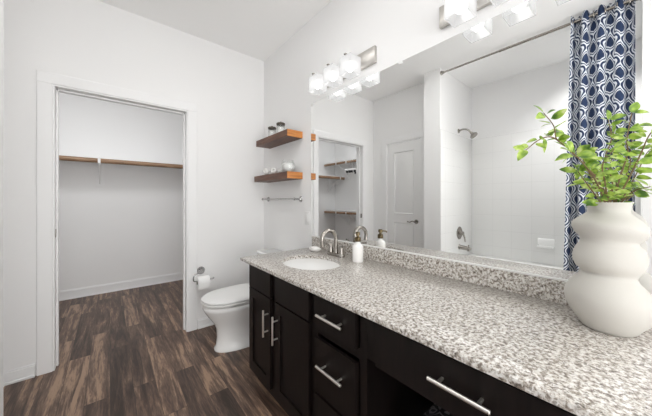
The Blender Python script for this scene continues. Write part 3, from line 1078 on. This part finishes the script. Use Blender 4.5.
def hanger():
    t = thing('clip_hanger', (HRX, 3.6, HRZ), 'white clip hanger on the upper closet rod', 'hanger')
    x, y, z = HRX, 3.6, HRZ
    hook = [(x + 0.027 * math.cos(a), y, z - 0.022 + 0.027 * math.sin(a)) for a in (R(200 - 20 * k) for k in range(11))]
    hook += [(x + 0.027, y, z - 0.05), (x + 0.010, y, z - 0.085), (x, y, z - 0.11), (x, y, z - 0.19)]
    B().tube(hook, 0.0026, 8).build('hook', M['chrome'], t)
    B().box(x - 0.17, x + 0.17, y - 0.006, y + 0.006, z - 0.215, z - 0.185, 0.004).build('bar', M['plastic_white'], t)
    for dx in (-0.12, 0.12):
        B().box(x + dx - 0.022, x + dx + 0.022, y - 0.011, y + 0.011, z - 0.26, z - 0.215, 0.004).build('clip', M['black_plastic'], t)
    return t


hg = hanger()
hl = ['white clip hanger on the upper left closet rod, deepest in the closet', 'white clip hanger on the upper left closet rod, second from the deepest',
      'white clip hanger on the upper left closet rod, second from the closet opening', 'white clip hanger on the upper left closet rod, closest to the closet opening']
for i, y in enumerate((3.64, 3.57, 3.51, 3.43)):
    if i == 0:
        hg.location.y = y
        hg['label'] = hl[0]
        hg['group'] = 'clip hangers on the upper closet rod'
    else:
        dup(hg, (HRX, y, HRZ), hl[i], 'clip hangers on the upper closet rod')

# ------------------------------------------------------------------ tub alcove (seen in the mirror)
t = thing('bathtub', ((TX0 + TX1) / 2, 0.73, 0), 'white alcove bathtub below the tile surround, behind the curtain', 'bathtub')
X0, X1, Y0, Y1 = TX0 + 0.011, TX1 - 0.082, TY0 + 0.011, TY1 - 0.011
b = B().loft([rrect(X0, X1, Y0, Y1, 0.004, 0.0), rrect(X0, X1, Y0, Y1, 0.012, 0.46), rrect(X0 + 0.004, X1 - 0.006, Y0 + 0.004, Y1 - 0.004, 0.014, 0.475),
              rrect(X0 + 0.07, X1 - 0.075, Y0 + 0.09, Y1 - 0.08, 0.12, 0.475), rrect(X0 + 0.08, X1 - 0.085, Y0 + 0.10, Y1 - 0.09, 0.12, 0.462),
              rrect(X0 + 0.11, X1 - 0.115, Y0 + 0.19, Y1 - 0.12, 0.12, 0.16), rrect(X0 + 0.16, X1 - 0.165, Y0 + 0.26, Y1 - 0.18, 0.10, 0.11)])
b.build('tub', M['tub'], t, 40)
B().cyl((-0.75, Y1 - 0.112, 0.30), (-0.75, Y1 - 0.118, 0.30), 0.033, bev=0.002).build('overflow_plate', M['chrome'], t)

VX = -0.835
t = thing('overhead_shower', (VX, TY1, 2.11), 'nickel shower head on a bent arm, seen in the mirror', 'shower head')
B().cyl((VX, TY1, 2.112), (VX, TY1 - 0.010, 2.112), 0.030, 0.024, bev=0.002).build('flange', M['nickel'], t)
B().tube(curve_pts([(VX, TY1 - 0.005, 2.112), (VX, TY1 - 0.055, 2.122), (VX, TY1 - 0.110, 2.105), (VX, TY1 - 0.150, 2.065)], 6), 0.0105, 12).build('arm', M['nickel'], t)
dv = Vector((0, -0.62, -0.78)).normalized()
p = Vector((VX, TY1 - 0.150, 2.065))
B().ball(p + dv * 0.008, 0.016).tube([p + dv * q for q in (0.012, 0.024, 0.048, 0.060, 0.066)], [0.013, 0.018, 0.044, 0.047, 0.044], 28).build('spray_head', M['nickel'], t)

t = thing('shower_valve', (VX, TY1 - 0.010, 0.79), 'round nickel shower valve with a lever on the tile, seen in the mirror', 'shower valve')
yf = TY1 - 0.010
B().cyl((VX, yf, 0.795), (VX, yf - 0.010, 0.795), 0.082, 0.074, bev=0.003, seg=40).build('trim_plate', M['nickel'], t)
B().cyl((VX, yf - 0.008, 0.795), (VX, yf - 0.055, 0.795), 0.026, 0.022, bev=0.003).tube([(VX, yf - 0.050, 0.790), (VX + 0.010, yf - 0.068, 0.745), (VX + 0.018, yf - 0.080, 0.69)], [0.011, 0.009, 0.0075], 12).build('lever', M['nickel'], t)
t = thing('tub_spout', (VX, yf, 0.61), 'nickel tub spout on the tile below the shower valve', 'tub spout')
B().tube([(VX, yf, 0.615), (VX, yf - 0.010, 0.615), (VX, yf - 0.09, 0.610), (VX, yf - 0.125, 0.603), (VX, yf - 0.135, 0.598)], [0.034, 0.029, 0.026, 0.024, 0.015], 20).cyl((VX, yf - 0.112, 0.605), (VX, yf - 0.112, 0.575), 0.017).build('spout', M['nickel'], t)
B().cyl((VX, yf - 0.112, 0.625), (VX, yf - 0.112, 0.645), 0.005).ball((VX, yf - 0.112, 0.648), 0.009).build('diverter_knob', M['nickel'], t)

xs = TX0 + 0.010
t = thing('tile_soap_dish', (xs, 0.69, 0.70), 'white ceramic soap ledge set on the tiled tub wall', 'soap dish')
B().box(xs, xs + 0.012, 0.612, 0.768, 0.660, 0.775, 0.004).build('back', M['porcelain'], t)
b = B().box(xs + 0.012, xs + 0.068, 0.615, 0.765, 0.667, 0.679, 0.004).box(xs + 0.060, xs + 0.069, 0.615, 0.765, 0.675, 0.699, 0.003)
b.box(xs + 0.012, xs + 0.064, 0.615, 0.624, 0.675, 0.697, 0.003).box(xs + 0.012, xs + 0.064, 0.756, 0.765, 0.675, 0.697, 0.003)
b.build('tray', M['porcelain'], t)

RX, RZZ = -0.368, 2.712
t = thing('shower_rod', (RX, TY1, RZZ), 'straight nickel shower rod across the tub alcove, seen in the mirror', 'shower rod')
B().cyl((RX, TY0 + 0.004, RZZ), (RX, TY1 - 0.004, RZZ), 0.0095).cyl((RX, TY0 + 0.01, RZZ), (RX, 0.90, RZZ), 0.0122).build('pole', M['nickel'], t)
for yy, s in ((TY1, -1), (TY0, 1)):
    B().cyl((RX, yy, RZZ), (RX, yy + s * 0.014, RZZ), 0.024, 0.024, bev=0.004).cyl((RX, yy + s * 0.012, RZZ), (RX, yy + s * 0.035, RZZ), 0.018, 0.0145).build('flange', M['nickel'], t)

# curtain: gathered pleats, cloth pattern runs along the cloth
t = thing('shower_curtain', (RX, 0.20, 0.10), 'navy and white ogee-patterned shower curtain bunched at the rod end', 'shower curtain')
NU, NV = 220, 50
CY0, CYW, CZB, CZT = 0.018, 0.352, 0.12, 2.750
bm = bmesh.new()
uvl = bm.loops.layers.uv.new('UVMap')
NW = 4.0


def cpos(s_, w):
    """s_ 0..1 across the gathered width, w 0 (bottom)..1 (top)"""
    sp = 1.0 + 0.16 * (1 - w)
    ph = 2 * math.pi * NW * s_ + 0.55 * math.sin(5.1 * s_ + 1.0) + 0.25 * math.sin(2.2 * w + 9 * s_)
    amp = 0.025 + 0.008 * math.sin(7 * s_ + 2)
    x = RX + amp * math.cos(ph) + 0.006 * (1 - w) * math.sin(11 * s_ + 5 * w)
    y = CY0 + CYW * sp * (s_ + 0.022 * math.sin(2 * ph + 0.6) * 0.5)
    return x, max(y, TY0 + 0.012)


arc = [0.0]
pv = cpos(0, 0.6)
for i in range(1, NU + 1):
    q = cpos(i / NU, 0.6)
    arc.append(arc[-1] + math.hypot(q[0] - pv[0], q[1] - pv[1]))
    pv = q
gv = []
for j in range(NV + 1):
    w = j / NV
    row = []
    for i in range(NU + 1):
        x, y = cpos(i / NU, w)
        zt = CZT + 0.012 * math.cos(2 * math.pi * NW * 2 * i / NU)
        row.append(bm.verts.new((x, y, CZB + (zt - CZB) * w)))
    gv.append(row)
for j in range(NV):
    for i in range(NU):
        f = bm.faces.new((gv[j][i], gv[j][i + 1], gv[j + 1][i + 1], gv[j + 1][i]))
        for lp, (ii, jj) in zip(f.loops, ((i, j), (i + 1, j), (i + 1, j + 1), (i, j + 1))):
            lp[uvl].uv = (arc[ii], CZB + (CZT - CZB) * jj / NV)
b = B()
b.bm.free()
b.bm = bm
c = b.build('cloth', M['curtain'], t, 180)
sm = c.modifiers.new('thickness', 'SOLIDIFY')
sm.thickness = 0.0016
for k in range(6):
    yy = CY0 + 0.03 + k * CYW / 5.6
    rg = [[(RX + (0.026 + 0.0035 * math.cos(p_)) * math.cos(a), yy + 0.0035 * math.sin(p_), RZZ + (0.026 + 0.0035 * math.cos(p_)) * math.sin(a)) for p_ in (2 * math.pi * q / 8 for q in range(8))] for a in (2 * math.pi * q / 24 for q in range(25))]
    b = B().loft(rg, False, False)
    bmesh.ops.remove_doubles(b.bm, verts=b.bm.verts[:], dist=1e-5)
    b.build('ring', M['nickel'], t)

# ------------------------------------------------------------------ vase with branches
VCX, VCY = 1.166, 0.062
t = thing('ceramic_vase', (VCX, VCY, CZ1), 'matte off-white vase of three uneven stacked bulges on the granite', 'vase')
# (z above the counter, radius, tilt of the ring)
prof = [(0.000, 0.054, 0), (0.004, 0.060, 0), (0.018, 0.069, 0), (0.040, 0.086, 0.02), (0.065, 0.0985, 0.05), (0.088, 0.1025, 0.07), (0.108, 0.099, 0.10), (0.127, 0.088, 0.13), (0.142, 0.076, 0.15), (0.154, 0.065, 0.16),
        (0.163, 0.0605, 0.13), (0.171, 0.063, 0.07), (0.184, 0.074, 0.01), (0.204, 0.0805, -0.03), (0.226, 0.0800, -0.05), (0.245, 0.073, -0.04), (0.257, 0.064, 0.02), (0.264, 0.0615, 0.09), (0.271, 0.064, 0.14),
        (0.283, 0.075, 0.18), (0.299, 0.0815, 0.19), (0.315, 0.079, 0.15), (0.331, 0.067, 0.09), (0.345, 0.052, 0.05), (0.353, 0.0460, 0.02), (0.361, 0.0445, 0), (0.372, 0.046, 0), (0.380, 0.049, 0), (0.383, 0.048, 0),
        (0.382, 0.045, 0), (0.372, 0.042, 0), (0.355, 0.042, 0), (0.335, 0.056, 0.05)]
rg = []
RA = R(-30)                                    # the rings tilt along the view's left-right direction
for z, r, tl in prof:
    ring = []
    for k in range(64):
        a = 2 * math.pi * k / 64
        rr = r * (1 + 0.03 * math.sin(2 * a + 11 * z) * (1 if 0.02 < z < 0.35 else 0))
        x, y = rr * math.cos(a), rr * math.sin(a)
        dz = -tl * (x * math.cos(RA) + y * math.sin(RA))
        ring.append((VCX + x, VCY + y, CZ1 + z + dz))
    rg.append(ring)
b = B().loft(rg, True, False)
b.build('body', M['vase'], t, 80)
B().lathe((VCX, VCY, CZ1 + 0.345), [(0.044, 0), (0.040, 0.014), (0.030, 0.016), (0.01, 0.017)], 24).build('soil', M['soil'], t)

PB = Vector((VCX, VCY, CZ1 + 0.356))
t = thing('leafy_plant', PB, 'bright green leafy branches spreading from the off-white vase', 'plant')
STEMS = [
    [(1.185, 0.057, 1.190), (1.163, 0.075, 1.266), (1.097, 0.103, 1.322), (1.013, 0.134, 1.373), (0.98, 0.149, 1.39), (0.973, 0.154, 1.427), (0.939, 0.17, 1.461)],
    [(1.013, 0.134, 1.373), (0.969, 0.158, 1.396), (0.915, 0.176, 1.383), (0.877, 0.195, 1.354)],
    [(1.205, 0.060, 1.190), (1.222, 0.055, 1.277), (1.220, 0.07, 1.349), (1.222, 0.057, 1.411), (1.216, 0.063, 1.470)],
    [(1.200, 0.054, 1.190), (1.188, 0.037, 1.293), (1.174, 0.023, 1.353), (1.161, 0.024, 1.395), (1.173, 0.015, 1.470)],
    [(1.187, 0.055, 1.190), (1.164, 0.022, 1.278), (1.143, -0.0, 1.343), (1.129, -0.014, 1.389), (1.113, -0.027, 1.411)],
    [(1.177, 0.062, 1.190), (1.051, 0.077, 1.27), (0.963, 0.098, 1.321), (0.901, 0.11, 1.339)],
    [(1.190, 0.050, 1.190), (1.144, 0.013, 1.243), (1.117, -0.017, 1.255)],
    [(1.182, 0.066, 1.190), (1.083, 0.089, 1.249), (1.026, 0.111, 1.30)],
    [(1.185, 0.060, 1.190), (1.07, 0.061, 1.262), (1.02, 0.063, 1.314), (1.015, 0.042, 1.351)],
    [(1.205, 0.075, 1.190), (1.228, 0.095, 1.27), (1.222, 0.115, 1.337), (1.200, 0.125, 1.379)],
]


def leaf(b, base, d, nrm, ln, wd, droop):
    """pointed oval leaf with a folded midrib"""
    d = d.normalized()
    side = d.cross(nrm).normalized()
    nrm = side.cross(d).normalized()
    N = 7
    L, C, Rr = [], [], []
    for i in range(N + 1):
        q = i / N
        w = wd * (math.sin(math.pi * q ** 0.80)) ** 0.85 * 0.5
        ctr = base + d * ln * q - Vector((0, 0, 1)) * droop * ln * q * q
        C.append(b.bm.verts.new(ctr))
        if 0 < i < N:
            L.append(b.bm.verts.new(ctr + side * w + nrm * w * 0.28))
            Rr.append(b.bm.verts.new(ctr - side * w + nrm * w * 0.28))
    for S in (L, Rr):
        b.bm.faces.new((C[0], C[1], S[0]))
        for i in range(N - 2):
            b.bm.faces.new((C[i + 1], C[i + 2], S[i + 1], S[i]))
        b.bm.faces.new((C[N - 1], C[N], S[N - 2]))


random.seed(21)
for si, st in enumerate(STEMS):
    pts = curve_pts([(p[0] - 0.018, p[1], p[2]) for p in st], 6)
    n = len(pts)
    so = B().tube(pts, [0.0024 - 0.0014 * i / n for i in range(n)], 7).build('stem', M['stem'], t)
    lb = B()
    step = 2
    lo = 0.16 if si > 0 else 0.30
    k = 0
    for i in range(int(n * lo) if si != 1 else 4, n, step):
        tang = (pts[min(i + 1, n - 1)] - pts[i - 1]).normalized()
        for s in ((1, -1) if si not in (0, 1) or k % 2 == 0 else (random.choice((1, -1)),)):
            az = random.uniform(0, 2 * math.pi)
            out = Vector((math.cos(az), math.sin(az), random.uniform(-0.35, 0.8)))
            out = (out - tang * out.dot(tang) * 0.6).normalized() * s
            out.z = out.z * 0.9 + 0.10
            # keep the leaves off the mirror
            tip = pts[i] + out * 0.05
            if tip.x > 1.285:
                out.x = -abs(out.x)
            ln = random.uniform(0.022, 0.043)
            nr = Vector((random.uniform(-1.3, 0.3), random.uniform(-1.3, 0.3), random.uniform(0.3, 1.0)))
            leaf(lb, pts[i] + out * 0.004, out + tang * 0.35, nr, ln, ln * random.uniform(0.50, 0.66), random.uniform(0.0, 0.45))
        k += 1
    leaf(lb, pts[-1], (pts[-1] - pts[-3]).normalized() + Vector((random.uniform(-.3, .3), random.uniform(-.3, .3), 0.1)), Vector((-0.4, -0.4, 1)), 0.040, 0.022, 0.2)
    lb.build('leaves', M['leaf'], so, 180)

# ------------------------------------------------------------------ stool in the knee space
OXc, OYc = 0.985, 0.300
t = thing('upholstered_stool', (OXc, OYc, 0), 'stool covered in dark floral fabric, pushed under the makeup desk', 'stool')
b = B().loft([rrect(OXc - 0.18, OXc + 0.18, OYc - 0.19, OYc + 0.19, 0.05, 0.14), rrect(OXc - 0.195, OXc + 0.195, OYc - 0.205, OYc + 0.205, 0.06, 0.17), rrect(OXc - 0.20, OXc + 0.20, OYc - 0.21, OYc + 0.21, 0.06, 0.40),
              rrect(OXc - 0.19, OXc + 0.19, OYc - 0.20, OYc + 0.20, 0.06, 0.445), rrect(OXc - 0.15, OXc + 0.15, OYc - 0.16, OYc + 0.16, 0.06, 0.462), rrect(OXc - 0.07, OXc + 0.07, OYc - 0.08, OYc + 0.08, 0.05, 0.466)])
b.build('seat', M['floral'], t, 60)
for sx in (-1, 1):
    for sy in (-1, 1):
        B().cyl((OXc + sx * 0.15, OYc + sy * 0.16, 0.0), (OXc + sx * 0.145, OYc + sy * 0.155, 0.142), 0.014, 0.020, 16).build('leg', M['espresso'], t)
